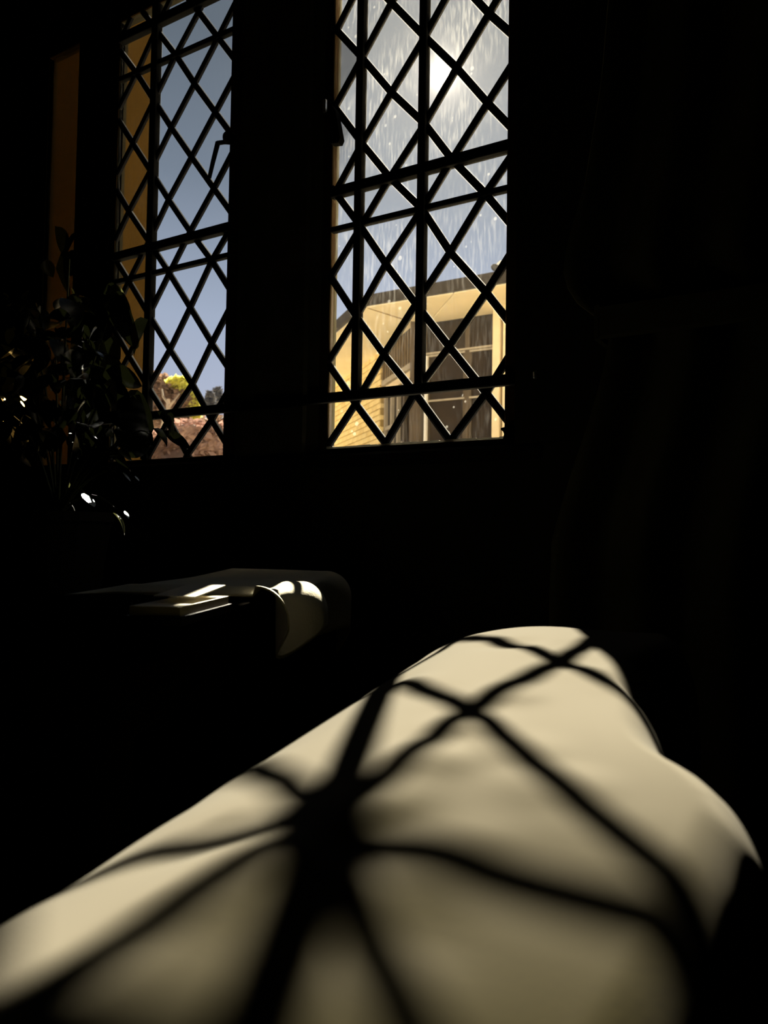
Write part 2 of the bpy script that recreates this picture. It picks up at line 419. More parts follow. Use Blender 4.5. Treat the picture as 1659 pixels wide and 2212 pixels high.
# wedge latch on the left edge of the right light
bm = new(); pr = [at(714, 225, y=-.02), at(724, 236, y=-.02), at(735, 298, y=-.02), at(731, 308, y=-.02), at(714, 310, y=-.02)]
prism(bm, pr, (0, .012, 0)); lt = tag(obj('wedge_catch', bm, M_iron), 'tapered black wedge catch on the left edge of the right leaded window', 'window catch')
bm = new(); box(bm, -.171, -.165, -.024, -.02, .195, .215); adopt(obj('catch_plate', bm, M_glint), lt)
# peg at the lower right corner
bm = new(); c = at(1099, 938, y=-.018)
lathe(bm, [(.007, -.012), (.008, -.006), (.0065, .0), (.008, .004), (.011, .006), (.011, .0085), (.004, .010)], c, 12)
tag(obj('latch_peg', bm, M_iron, smooth=False), 'little black latch peg in the bottom right corner of the right leaded window', 'window catch')

# ------------------------------------------------------------------ outdoors
M_pave = mat('pale_gravel', (0.84, 0.72, 0.50), 0.95, 0.05, noise=.25, nscale=3, bump=.4, bscale=40)
tag(obj('ground', boxes((-30, 25, .15, 40, -1.5, -.55)), M_pave), kind='structure')
# wing projecting on the left
M_wing = mat('brown_render', (0.030, 0.0155, 0.0025), 0.95, 0.05, noise=.18, nscale=3, bump=.4, bscale=25, stretch=(1, 3, 1))
wing = tag(empty('brick_wing', (-1.9, .45, -1.4)), 'plain brown rendered wing of the building just outside the left leaded window', 'building')
adopt(obj('wing_wall', boxes((-2.3, -1.6, .151, .90, -1.4, 3.2)), M_wing), wing)
adopt(obj('wing_coping', boxes((-2.36, -1.57, .151, .95, 3.2, 3.3), bevel=.01), M_stone_out), wing)

# pavilion with the deep soffit
M_soffit = mat('cream_soffit', (0.93, 0.82, 0.56), 0.9, 0.1, noise=.12, nscale=2.5)
M_fascia = mat('dark_brown_fascia', (0.036, 0.025, 0.013), 0.8, 0.1, noise=.3, nscale=5)
M_roof = mat('roof_felt', (0.07, 0.065, 0.055), 0.95, 0.1)
M_brick = [mat('buff_brick', (0.88, 0.70, 0.32), 0.9, 0.1, noise=.15, nscale=12), mat('buff_brick_dark', (0.80, 0.61, 0.26), 0.9, 0.1, noise=.15, nscale=12), mat('buff_brick_pale', (0.90, 0.71, 0.33), 0.9, 0.1, noise=.15, nscale=12)]
M_mortar = mat('mortar', (0.36, 0.25, 0.09), 0.95, 0.05)
M_cream = mat('cream_post', (0.82, 0.66, 0.40), 0.8, 0.2, noise=.15, nscale=4)
M_bronze = mat('bronze_frame', (0.10, 0.070, 0.036), 0.6, 0.3, noise=.2)
M_frame_lt = mat('worn_pale_frame', (0.42, 0.36, 0.26), 0.7, 0.2, noise=.2)
M_dglass = mat('dark_door_glass', (0.040, 0.026, 0.011), 0.35, 0.15, noise=.4, nscale=3)
M_white = mat('bright_white', (0.95, 0.92, 0.82), 0.4, 0.4)
ZS = 1.90
pav = tag(empty('garden_pavilion', (-3.5, 6.6, -1.4)), 'flat roofed pavilion with buff brick wall and wide cream soffit beyond the right window', 'building')
dA = Vector((-4.583+6.363, 7.260-8.766, 0)); LA = dA.length; dA.normalize()     # brick face, running towards the viewer
nA = Vector((dA.y, -dA.x, 0))                                                  # its outward side
if nA.dot(Vector((CAM[0]+5, CAM[1]-8, 0))) < 0: nA = -nA
A0, A1, A2 = Vector((-6.363, 8.766, 0)), Vector((-4.583, 7.260, 0)), Vector((-3.560, 6.350, 0))
A00 = A0-dA*1.2
# mortar backing of the brick face down to the ground
bm = new(); 
def wall_quad(bm, p, q, z0, z1, th):
    o = -nA*th
    prism(bm, [(p.x, p.y, z0), (q.x, q.y, z0), (q.x, q.y, z1), (p.x, p.y, z1)], o)
wall_quad(bm, A00, A1, -1.4, ZS, .22)
bw = adopt(obj('brick_wall', bm, M_mortar), pav)
BL, BH, J = .215, .065, .010
brick_me = {}
def brick_mesh(w, k):
    key = (round(w, 3), k)
    if key not in brick_me:
        bm = new(); box(bm, 0, w, -.012, .05, 0, BH, bevel=.004)
        me = bpy.data.meshes.new('brick'); bm.to_mesh(me); bm.free(); me.materials.append(M_brick[k]); brick_me[key] = me
    return brick_me[key]
angA = math.atan2(dA.y, dA.x)
n_br = 0
z = .56; row = 0
while z+BH < ZS:
    s = .7 if row % 2 == 0 else .7+(BL+J)/2
    first = True
    while s < LA+1.2-.02:
        wd = min(BL, LA+1.2-s)
        if wd > .05:
            o = bpy.data.objects.new('brick', brick_mesh(wd, random.choice((0, 0, 1, 2)))); COL.objects.link(o)
            p = A00+dA*s+nA*random.uniform(0, .004)
            o.location = (p.x, p.y, z); o.rotation_euler = (0, 0, angA)
            adoptee = o; o.parent = bw
            o.matrix_parent_inverse = (Matrix.Translation(pav.location) @ Matrix.Translation(-pav.location))
            n_br += 1
        s += BL+J
    z += BH+J; row += 1
# the slatted screen and the windows that follow the brick face
LS = (A2-A1).length; dS = (A2-A1).normalized(); nS = Vector((dS.y, -dS.x, 0)); nS = nS if nS.dot(nA) > 0 else -nS
def along(s, off=0.0): return A1+dS*s+nS*off
def panel(name, s0, s1, z0, z1, off, th, m):
    bm = new(); p, q = along(s0, off), along(s1, off)
    prism(bm, [(p.x, p.y, z0), (q.x, q.y, z0), (q.x, q.y, z1), (p.x, p.y, z1)], -nS*th)
    return adopt(obj(name, bm, m), pav)
panel('backing_board', 0, LS, 1.44, ZS, -.10, .04, M_fascia)
ns = 13
M_slat = mat('tan_slat', (0.20, 0.14, 0.07), 0.8, 0.1, noise=.2)
for i in range(ns): panel('slat', .04+(LS-.1)*i/ns, .04+(LS-.1)*i/ns+.030, 1.50, ZS, .0, .05, M_slat)
panel('screen_rail', 0, LS, 1.44, 1.50, 0, .07, M_frame_lt)
panel('lintel', .12, LS, 1.34, 1.42, -.02, .06, M_cream)
panel('window_glass', 0, LS, -.6, 1.34, -.07, .02, M_dglass)
for s in (.03, .30, .56, .80): panel('window_post', s, s+.05, -.6, 1.34, -.03, .05, M_frame_lt if s < .6 else M_bronze)
for zz in (1.28, .86, .60): panel('window_rail', .03, .80, zz, zz+.045, -.03, .05, M_frame_lt)
panel('window_plinth', 0, LS, -1.4, -.6, 0, .1, M_bronze)
bm = new(); box(bm, -3.60, -3.47, 6.27, 6.42, -1.4, ZS); adopt(obj('corner_post', bm, M_bronze), pav)
# front with the glass doors
yF = 6.35
def fbox(name, x0, x1, z0, z1, ya, yb, m): return adopt(obj(name, boxes((x0, x1, ya, yb, z0, z1)), m), pav)
fbox('front_wall', -2.62, 4.2, -1.4, ZS, yF+.02, yF+.2, M_cream)
fbox('overdoor_glass', -3.45, -2.62, 1.54, ZS, yF+.03, yF+.05, M_dglass)
for x0, x1 in ((-3.43, -2.975), (-2.925, -2.63)):
    d = fbox('glass_door', x0, x1, -1.38, 1.52, yF+.03, yF+.05, M_dglass)
    for b, nm in (((x0, x0+.022), 'door_stile'), ((x1-.022, x1), 'door_stile')):
        o = obj(nm, boxes((*b, yF+.005, yF+.03, -1.38, 1.52)), M_bronze); o.parent = d; o.matrix_parent_inverse = Matrix.Translation(-pav.location) @ Matrix.Translation(pav.location)
    for z0 in (1.495, 1.0): 
        o = obj('door_rail', boxes((x0, x1, yF+.004, yF+.03, z0, z0+.02)), M_frame_lt); o.parent = d
fbox('transom', -3.45, -2.62, 1.52, 1.54, yF-.01, yF+.05, M_frame_lt)
fbox('door_mullion', -2.975, -2.925, -1.4, ZS, yF, yF+.05, M_bronze)
fbox('cream_column', -2.615, -2.535, -1.4, ZS-.03, yF-.10, yF+.02, M_cream)
fbox('cream_column', -2.50, -2.43, -1.4, ZS-.03, yF-.10, yF+.02, M_cream)
fbox('bright_strip', -3.44, -3.415, .3, 1.50, yF-.04, yF+.0, M_white)  # white strip standing in for a bright streak of light beside the doors
# roof slab with its soffit panels and fascia
eC = Vector((-3.76, 5.585, ZS)); eD = Vector((-4.564, 6.226, ZS)); dE = (eD-eC).normalized(); eL = eC+dE*7.5; eR = Vector((5.0, 5.56, ZS))
bm = new(); prism(bm, [eC, eR, (5.0, 12, ZS), (eL.x, 12, ZS), eL], (0, 0, .09)); adopt(obj('roof_slab', bm, M_roof), pav)
nE = Vector((dE.y, -dE.x, 0)); nE = nE if nE.dot(Vector((-1, -1, 0))) > 0 else -nE
bm = new(); prism(bm, [eC, eR, eR+Vector((0, 0, .105)), eC+Vector((0, 0, .105))], (0, -.03, 0)); adopt(obj('fascia', bm, M_fascia), pav)
bm = new(); prism(bm, [eC, eL, eL+Vector((0, 0, .105)), eC+Vector((0, 0, .105))], nE*.03); adopt(obj('fascia', bm, M_fascia), pav)
cr1, cr2 = Vector((-2.752, 5.62, ZS)), Vector((-3.41, 6.35, ZS))
j1, j2 = at(796, 663, z=ZS), at(870, 687, z=ZS)
g = Vector((0, 0, -.012))
bm = new(); prism(bm, [eC+Vector((.02, .01, 0)), cr1-Vector((.006, 0, 0)), cr2-Vector((.006, 0, 0)), A2+Vector((0, 0, ZS))], g); adopt(obj('soffit_panel', bm, M_soffit), pav)
bm = new(); prism(bm, [eC+Vector((0, .03, 0)), A2+Vector((-.02, .0, ZS)), A1+Vector((0, 0, ZS)), A0+Vector((0, 0, ZS)), A00+Vector((0, 0, ZS)), eL], g); adopt(obj('soffit_panel', bm, M_soffit), pav)
bm = new()
a, b, c, d = cr1+Vector((.006, 0, 0)), Vector((4.9, 5.60, ZS)), Vector((4.9, 6.37, ZS-.02)), cr2+Vector((.006, .0, -.02))
lo = [bm.verts.new(p+Vector((0, 0, -.012))) for p in (a, b, c, d)]; hi = [bm.verts.new((p.x, p.y, ZS+.001)) for p in (a, b, c, d)]
bm.faces.new(lo); bm.faces.new(hi[::-1])
for i in range(4): bm.faces.new((lo[i], hi[i], hi[(i+1) % 4], lo[(i+1) % 4]))
adopt(obj('soffit_panel', bm, M_soffit), pav)
bm = new(); tube(bm, [j1+Vector((0, 0, -.014)), j2+Vector((0, 0, -.014))], .006, 4); adopt(obj('soffit_batten', bm, M_mortar), pav)
# lamp on the roof
fl = tag(empty('flood_light', at(1076, 578, y=5.9)), 'small dark flood light on a pale arm above the pavilion roof', 'lamp')
p = at(1071, 579, y=5.9)
bm = new(); bmesh.ops.create_uvsphere(bm, u_segments=14, v_segments=10, radius=.045, matrix=Matrix.Translation(p) @ Matrix.Rotation(.6, 4, 'Y') @ Matrix.Diagonal((1.25, .9, .8, 1)))
adopt(obj('lamp_head', bm, M_roof, smooth=True), fl)
bm = new(); tube(bm, [at(1073, 573, y=5.9), at(1084, 564, y=5.9)], .016); adopt(obj('lamp_arm', bm, M_white), fl)
bm = new(); q = at(1082, 571, y=5.93); tube(bm, [p+Vector((.04, .02, -.02)), q, (q.x+.03, 5.95, ZS+.092)], .010); adopt(obj('lamp_pole', bm, M_fascia), fl)

# planting seen through the left light
M_fol_brown = mat('russet_leaf', (0.22, 0.14, 0.10), 0.7, 0.2, noise=.4, nscale=3, transl=(.09, .055, .035))
M_fol_yel = mat('backlit_leaf', (0.38, 0.36, 0.08), 0.6, 0.3, transl=(.42, .40, .10))
M_fol_pink = mat('pinkish_leaf', (0.40, 0.26, 0.20), 0.8, 0.1, noise=.35, nscale=2, transl=(.13, .075, .06))
M_fol_grey = mat('grey_leaf', (0.10, 0.10, 0.11), 0.7, 0.2, transl=(.03, .03, .035))
M_bark = mat('pale_bark', (0.50, 0.40, 0.30), 0.9, 0.1, noise=.3, nscale=8)
def leaf_cloud(name, blobs, n, size, m, parent, seed):
    rnd = random.Random(seed); bm = new()
    for _ in range(n):
        c, r = rnd.choice(blobs)
        while True:
            d = Vector((rnd.uniform(-1, 1), rnd.uniform(-1, 1), rnd.uniform(-1, 1)))
            if .45 < d.length < 1: break
        p = Vector(c)+Vector((d.x*r[0], d.y*r[1], d.z*r[2]))
        a = Vector((rnd.uniform(-1, 1), rnd.uniform(-1, 1), rnd.uniform(-.7, .7))).normalized(); b = a.orthogonal().normalized()
        s = size*rnd.uniform(.6, 1.3)
        vs = [bm.verts.new(p+a*s), bm.verts.new(p+b*s*.5), bm.verts.new(p-a*s), bm.verts.new(p-b*s*.5)]
        bm.faces.new(vs)
    o = obj(name, bm, m); tag(o, kind='stuff'); adopt(o, parent); return o
def core(name, blobs, m, parent, k=.62):
    bm = new()
    for c, r in blobs:
        mt = Matrix.Translation(c) @ Matrix.Diagonal((r[0]*k, r[1]*k, r[2]*k, 1))
        bmesh.ops.create_icosphere(bm, subdivisions=2, radius=1, matrix=mt)
    for v in bm.verts: v.co += Vector((random.uniform(-.04, .04), random.uniform(-.04, .04), random.uniform(-.04, .04)))
    adopt(obj(name, bm, m), parent)
Yt = 6.0
def bl(u, v, ru, rv, y=Yt):
    c = at(u, v, y=y); d = (c-Vector(CAM)).dot(Vector(F_))
    return (tuple(c), (ru*d/FPX*1.25, ru*d/FPX*1.2, rv*d/FPX))
t1 = tag(empty('russet_tree', (-6.9, Yt, -1.4)), 'russet bushy tree with pale branches seen through the left leaded window', 'tree')
b1 = [bl(350, 860, 38, 52), bl(322, 850, 30, 50), bl(372, 880, 40, 55), bl(400, 880, 28, 45)]
leaf_cloud('foliage', b1, 3600, .05, M_fol_brown, t1, 1); core('crown', b1, M_fol_brown, t1)
b2 = [bl(384, 828, 20, 14), bl(400, 842, 16, 18), bl(415, 868, 14, 22), bl(422, 888, 10, 20), bl(395, 822, 10, 6)]
leaf_cloud('backlit_foliage', b2, 1300, .045, M_fol_yel, t1, 2)  # rim of leaves with the sun shining through put into their yellow
bm = new(); tube(bm, [(-6.9, Yt-.7, -1.4), at(358, 905, y=Yt-.75), at(364, 885, y=Yt-.8), at(364, 862, y=Yt-.8)], .05, 6, r1=.02)
tube(bm, [at(364, 880, y=Yt-.8), at(376, 866, y=Yt-.8), at(388, 850, y=Yt-.75)], .018, 5, r1=.008)
tube(bm, [at(364, 872, y=Yt-.8), at(352, 856, y=Yt-.8), at(350, 840, y=Yt-.78)], .018, 5, r1=.008)
adopt(obj('trunk', bm, M_bark), t1)
t2 = tag(empty('pink_shrub', (-5.4, 4.6, -1.4)), 'broad pinkish shrub filling the foot of the left leaded window', 'shrub')
b3 = [bl(420, 950, 60, 45, 4.6), bl(370, 965, 50, 40, 4.6), bl(470, 955, 40, 42, 4.6), bl(420, 1030, 90, 80, 4.6), bl(330, 975, 40, 50, 4.6), bl(515, 960, 40, 50, 4.6)]
leaf_cloud('foliage', b3, 5200, .045, M_fol_pink, t2, 3); core('crown', b3, M_fol_pink, t2, .8)
bm = new(); tube(bm, [(-5.4, 4.6, -1.4), (-5.4, 4.6, .6)], .05, 6); adopt(obj('trunk', bm, M_bark), t2)
for i, (u, v, ru, rv) in enumerate(((453, 868, 8, 24), (470, 862, 10, 28))):
    y = 9.6+1.2*i; c = at(u, v, y=y)
    t3 = tag(empty('upright_shrub', (c.x, y, -1.4)), ('lower' if i == 0 else 'taller')+' of two small grey upright shrubs far beyond the left leaded window', 'shrub', 'grey upright shrubs')
    bb = [bl(u, v, ru, rv, y)]
    leaf_cloud('foliage', bb, 420, .06, M_fol_grey, t3, 20+i); core('crown', bb, M_fol_grey, t3, .7)
    bm = new(); tube(bm, [(c.x, y, -1.4), c], .04, 6); adopt(obj('trunk', bm, M_bark), t3)
# yellow hedge slivers at the left edge and right edge of that view
t4 = tag(empty('low_hedge', (-8.4, 7.6, -1.4)), 'low olive hedge far behind the russet tree and pink shrub', 'hedge')
b5 = [bl(500, 925, 60, 28, 7.6), bl(430, 925, 60, 26, 7.6), bl(340, 925, 50, 30, 7.6)]
leaf_cloud('foliage', b5, 1600, .06, M_fol_brown, t4, 6); core('crown', b5, M_fol_brown, t4, .85)
bm = new(); tube(bm, [(-8.4, 7.6, -1.4), (-8.4, 7.6, .4)], .05, 6); adopt(obj('trunk', bm, M_bark), t4)

# ------------------------------------------------------------------ the sofa, its arm in the sun
M_cream_f = mat('cream_upholstery', (0.0100, 0.0086, 0.0026), 1.0, 0.0, noise=.12, nscale=14, bump=.10, bscale=500)
# brushed pile: it shines softly when looked along, as velour does
_nt = M_cream_f.node_tree; _p = _nt.nodes['Principled BSDF']
_lw = _nt.nodes.new('ShaderNodeLayerWeight'); _lw.inputs[0].default_value = 0.5
_pw = _nt.nodes.new('ShaderNodeMath'); _pw.operation = 'POWER'; _pw.inputs[1].default_value = 4.8; _nt.links.new(_lw.outputs['Facing'], _pw.inputs[0])
_ml = _nt.nodes.new('ShaderNodeMath'); _ml.operation = 'MULTIPLY'; _ml.inputs[1].default_value = 0.50; _nt.links.new(_pw.outputs[0], _ml.inputs[0])
_mn = _nt.nodes.new('ShaderNodeMath'); _mn.operation = 'SMOOTH_MIN'; _mn.inputs[1].default_value = 0.098; _mn.inputs[2].default_value = 0.03; _nt.links.new(_ml.outputs[0], _mn.inputs[0])
_gl = _nt.nodes.new('ShaderNodeBsdfGlossy'); _gl.inputs['Roughness'].default_value = 0.95; _gl.inputs[0].default_value = (1.0, 0.95, 0.84, 1)
_mx = _nt.nodes.new('ShaderNodeMixShader'); _nt.links.new(_mn.outputs[0], _mx.inputs[0]); _nt.links.new(_p.outputs[0], _mx.inputs[1]); _nt.links.new(_gl.outputs[0], _mx.inputs[2])
_nt.links.new(_mx.outputs[0], _nt.nodes['Material Output'].inputs[0])
M_seat = mat('shaded_seat_fabric', (0.010, 0.008, 0.006), 0.95, 0.0, noise=.3, nscale=20)  # the sofa is cream all over; shade on these parts put into the colour
D = [(.376,-.860,-.593),(.380,-.856,-.590),(.389,-.851,-.586),(.404,-.846,-.583),(.417,-.841,-.579),(.428,-.835,-.5745),(.455,-.838,-.576),(.464,-.836,-.574),(.471,-.833,-.572),(.478,-.834,-.572),(.488,-.837,-.574),(.496,-.838,-.574),(.505,-.837,-.574),(.516,-.837,-.574),(.526,-.838,-.574),(.533,-.839,-.574),
 (.364,-.663,-.569),(.395,-.691,-.567),(.425,-.720,-.566),(.459,-.751,-.567),(.484,-.777,-.569),(.504,-.797,-.571),(.520,-.812,-.572),(.533,-.825,-.573),
 (.439,-.827,-.571),(.438,-.803,-.570),(.436,-.778,-.567),(.433,-.735,-.5645),(.430,-.682,-.5615),(.428,-.610,-.559),(.426,-.563,-.557),
 (.310,-.509,-.571),(.329,-.520,-.564),(.382,-.566,-.560),(.427,-.607,-.5595),(.453,-.630,-.559),(.466,-.645,-.5605),
 (.357,-.774,-.588),(.387,-.795,-.580),(.412,-.814,-.576),(.433,-.830,-.573),
 (.466,-.863,-.575),(.481,-.877,-.577),(.490,-.886,-.576),(.499,-.894,-.576),(.438,-.846,-.572),(.436,-.862,-.572),(.436,-.880,-.574),(.437,-.898,-.577),(.436,-.914,-.578),(.435,-.927,-.579),
 (.337,-.637,-.580),(.345,-.710,-.585),(.368,-.885,-.600),(.367,-.824,-.591)]
D = np.array(D)
# the padded top: a gentle crown, with the measured small hollows, rolling over at its left, right and far edges
BC = [-0.56645, -0.00603, 0.01002, 0.00505, 0.00574, 0.00264, -0.00156]
def crown(x, y):
    X, Y = (x-.43)/.1, (y+.75)/.2
    return BC[0]+BC[1]*X+BC[2]*Y+BC[3]*X*X+BC[4]*X*Y+BC[5]*Y*Y+BC[6]*Y**3
def roll(s, R, h):
    t = np.clip((R-s)/R, 0, 1.0); return h*(1-np.sqrt(1-t*t))
def edge_l(y): return .30-.2*(y+.75)
def edge_r(y): return np.interp(y, [-1.3, -.88, -.81, -.775, -.755, -.742, -.732, -.718, -.70, -.68, -.66, -.630, -.58, -.52, -.44], [.550, .550, .551, .550, .545, .537, .527, .517, .509, .503, .497, .482, .476, .485, .470])
def arm_raw(x, y):
    yy = np.maximum(y, -1.0)
    return crown(np.minimum(x, .56), yy)-roll(x-edge_l(yy), .15, .12)-roll(edge_r(yy)-x, .026, .055)-roll(-.446-y, .060, .060)
RES = D[:, 2]-(crown(D[:, 0], D[:, 1])-roll(D[:, 0]-edge_l(D[:, 1]), .15, .12))
def arm_z(x, y):
    d2 = (x[:, None]-D[None, :, 0])**2+(y[:, None]-D[None, :, 1])**2
    wgt = np.exp(-d2/(2*.0085**2)); 
    return arm_raw(x, y)+1.05*(wgt@RES)/(wgt.sum(1)+.25)
NX, NY = 110, 170
ys = np.r_[np.linspace(-1.25, -.50, NY-40), np.linspace(-.498, -.4462, 40)]
NY = len(ys)
bm = new(); grid = []
for y in ys:
    xl, xr = float(edge_l(max(y, -1.0))), float(edge_r(y))
    k = max(0, (y+.505)/.06)
    xl += .045*(1-math.sqrt(max(0, 1-min(1, k)**2))); xr -= .05*(1-math.sqrt(max(0, 1-min(1, k)**2)))
    t = .5-.5*np.cos(np.pi*np.linspace(0, 1, NX)); xs = xl+(xr-xl)*(.5*t+.5*np.linspace(0, 1, NX))
    zs = np.maximum(arm_z(xs, np.full(NX, y)), -.72)
    grid.append([bm.verts.new((x, y, zz)) for x, zz in zip(xs, zs)])
for i in range(NY-1):
    for k in range(NX-1): bm.faces.new((grid[i][k], grid[i][k+1], grid[i+1][k+1], grid[i+1][k]))
rim = [grid[i][0] for i in range(NY)]+grid[-1][1:]+[grid[i][-1] for i in range(NY-2, -1, -1)]+grid[0][-2:0:-1]
low = [bm.verts.new((v.co.x, v.co.y, -1.13)) for v in rim]
for i in range(len(rim)): bm.faces.new((rim[i], low[i], low[(i+1) % len(rim)], rim[(i+1) % len(rim)]))
bm.faces.new(low)
sofa = tag(empty('sofa', (1.0, -.85, ZF)), 'cream upholstered sofa whose rounded arm fills the foreground in sunlight crossed by lattice shadows', 'sofa')
arm = adopt(obj('arm', bm, M_cream_f, smooth=True), sofa); arm['label'] = 'rounded cream sofa arm with lattice shadows'
adopt(obj('seat_cushion', boxes((.602, 1.25, -1.25, -.52, -.90, -.76), bevel=.03), M_seat), sofa)
adopt(obj('seat_base', boxes((.595, 1.25, -1.25, -.48, -1.13, -.90), bevel=.01), M_seat), sofa)
adopt(obj('backrest', boxes((.32, 1.25, -1.45, -1.255, -1.13, -.62), bevel=.04), M_seat), sofa)
for x, y in ((.37, -.50), (.42, -1.38), (1.2, -.55), (1.2, -1.38)):
    bm = new(); lathe(bm, [(.018, 0), (.028, .11), (.028, .12)], (x, y, ZF), 12); adopt(obj('foot', bm, M_wood_dark), sofa)

# ------------------------------------------------------------------ side table, cloth and booklet
ZT = -.552
M_table = mat('black_lacquer_worn_matt', (0.0035, 0.0030, 0.0024), 1.0, 0.0, noise=.3, nscale=8)
tA, tB = Vector((.196, -.685, 0)), Vector((-.075, -.100, 0)); ex = (tB-tA).normalized(); ey = Vector((-ex.y, ex.x, 0))   # along right edge; towards left
if ey.x > 0: ey = -ey
LT, WT = (tB-tA).length, .20
def tp(s, w, z): p = tA+ex*s+ey*w; return Vector((p.x, p.y, z))
side = tag(empty('side_table', tuple(tp(LT/2, WT/2, ZF))), 'dark wooden side table under the white cloth below the windows', 'table')
bm = new(); prism(bm, [tp(0, 0, ZT-.022), tp(LT, 0, ZT-.022), tp(LT, WT, ZT-.022), tp(0, WT, ZT-.022)], (0, 0, .020)); adopt(obj('tabletop', bm, M_table), side)
bm = new(); prism(bm, [tp(.03, .03, ZT-.08), tp(LT-.03, .03, ZT-.08), tp(LT-.03, WT-.03, ZT-.08), tp(.03, WT-.03, ZT-.08)], (0, 0, .058)); adopt(obj('apron', bm, M_wood_dark), side)
for s in (.05, LT-.05):
    for q in (.05, WT-.05):
        bm = new(); p = tp(s, q, ZF); lathe(bm, [(.014, 0), (.020, .62)], p, 10); adopt(obj('leg', bm, M_wood_dark), side)
M_cloth = mat('white_cloth', (0.78, 0.73, 0.58), 1.0, 0.0, noise=.08, nscale=20, bump=.15, bscale=300)
# the cloth: flat on the top, rolling over the right edge in three hanging folds
bm = new(); S0, S1, NS_ = .235, LT-.004, 90
prof = [(-.16, 0.002)]                                            # (towards the right edge, drop)
def cloth_pt(s, t):
    """t: distance across the cloth from its left side; the edge of the table is at t = .20"""
    u_ = (s-S0)/(S1-S0)
    fold = .5+.5*math.cos(2*math.pi*(u_*2.35+.06))
    fold = fold**1.3
    lift = .004+.006*fold+.003*math.sin(9*u_+6*t)
    R = .005+.030*fold
    e = .205
    if t < e: w, z = (e-t)*.9, ZT+lift*min(1, t/.06)*min(1, (s-S0)/.03+.25)
    else:
        a = (t-e)/R
        if a < math.pi/2: w, z = -R*math.sin(a), ZT+lift-R*(1-math.cos(a))
        else: w, z = -R, ZT+lift-R-(t-e-R*math.pi/2)
    return tp(s+.006*math.sin(20*t+5*u_)*(t > e), w, z)
g_ = [[bm.verts.new(cloth_pt(S0+(S1-S0)*i/NS_, (.258+.010*math.sin(.5+7*i/NS_)+.050*i/NS_)*k/60)) for k in range(61)] for i in range(NS_+1)]
for i in range(NS_):
    for k in range(60): bm.faces.new((g_[i][k], g_[i+1][k], g_[i+1][k+1], g_[i][k+1]))
cl = obj('tablecloth', bm, M_cloth, smooth=True)
sm = cl.modifiers.new('thickness', 'SOLIDIFY'); sm.thickness = .0015; sm.offset = 1
tag(cl, 'white cloth hanging in folds over the right edge of the dark side table', 'tablecloth')
# booklet with loose pages, on its dark covers
M_page = mat('cream_paper', (0.80, 0.74, 0.58), 0.7, 0.3, noise=.08, nscale=40, stretch=(1, 8, 1))
M_cover = mat('dark_cover', (0.015, 0.013, 0.014), 0.6, 0.1)
bk = tag(empty('open_booklet', tuple(tp(.06, .06, ZT))), 'open booklet with sunlit cream pages on the near corner of the side table', 'book')
def bk_box(name, s0, s1, w0, w1, z0, z1, m, tilt=0.0):
    bm = new(); pts = [tp(s0, w0, z0), tp(s1, w0, z0+tilt), tp(s1, w1, z0+tilt), tp(s0, w1, z0)]; prism(bm, pts, (0, 0, z1-z0)); return adopt(obj(name, bm, m), bk)
bk_box('cover', .026, .128, -.012, .026, ZT-.001, ZT+.005, M_cover)
bk_box('page_block', .028, .126, -.010, .024, ZT+.005, ZT+.011, M_page)
bk_box('page_leaf', .060, .124, -.008, .022, ZT+.0145, ZT+.0155, M_page, .004)

# ------------------------------------------------------------------ plant
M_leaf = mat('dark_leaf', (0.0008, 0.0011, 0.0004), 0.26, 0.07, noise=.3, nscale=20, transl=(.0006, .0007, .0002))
M_leaf_lit = mat('lit_leaf', (0.09, 0.095, 0.05), 0.36, 0.5, noise=.3, nscale=30, transl=(.030, .030, .010))  # same plant's leaves where lit, the light put into a paler colour
M_stem = mat('stem', (0.02, 0.022, 0.01), 0.7, 0.1)
M_pot = mat('dark_glazed_pot', (0.012, 0.011, 0.010), 0.6, 0.1)
pc = Vector((-.56, -.21, -.50))
stand = tag(empty('plant_stand', (pc.x, pc.y, ZF)), 'dark round plant stand in the left corner below the windows', 'plant stand')
bm = new(); lathe(bm, [(.11, .612), (.12, .62), (.12, .635), (.11, .64)], (pc.x, pc.y, ZF), 20); adopt(obj('stand_top', bm, M_wood_dark), stand)
for k in range(3):
    a = 2*math.pi*k/3+.5
    bm = new(); tube(bm, [(pc.x+.14*math.cos(a), pc.y+.14*math.sin(a), ZF), (pc.x+.07*math.cos(a), pc.y+.07*math.sin(a), ZF+.615)], .012); adopt(obj('leg', bm, M_wood_dark), stand)
plant = tag(empty('potted_houseplant', (pc.x, pc.y, ZF+.64)), 'dark leafy houseplant with trailing stems in front of the left leaded window', 'potted plant')
bm = new(); lathe(bm, [(.060, 0), (.068, .01), (.085, .13), (.090, .135), (.090, .15), (.078, .15), (.076, .135)], (pc.x, pc.y, ZF+.64), 24); adopt(obj('pot', bm, M_pot, smooth=False), plant)
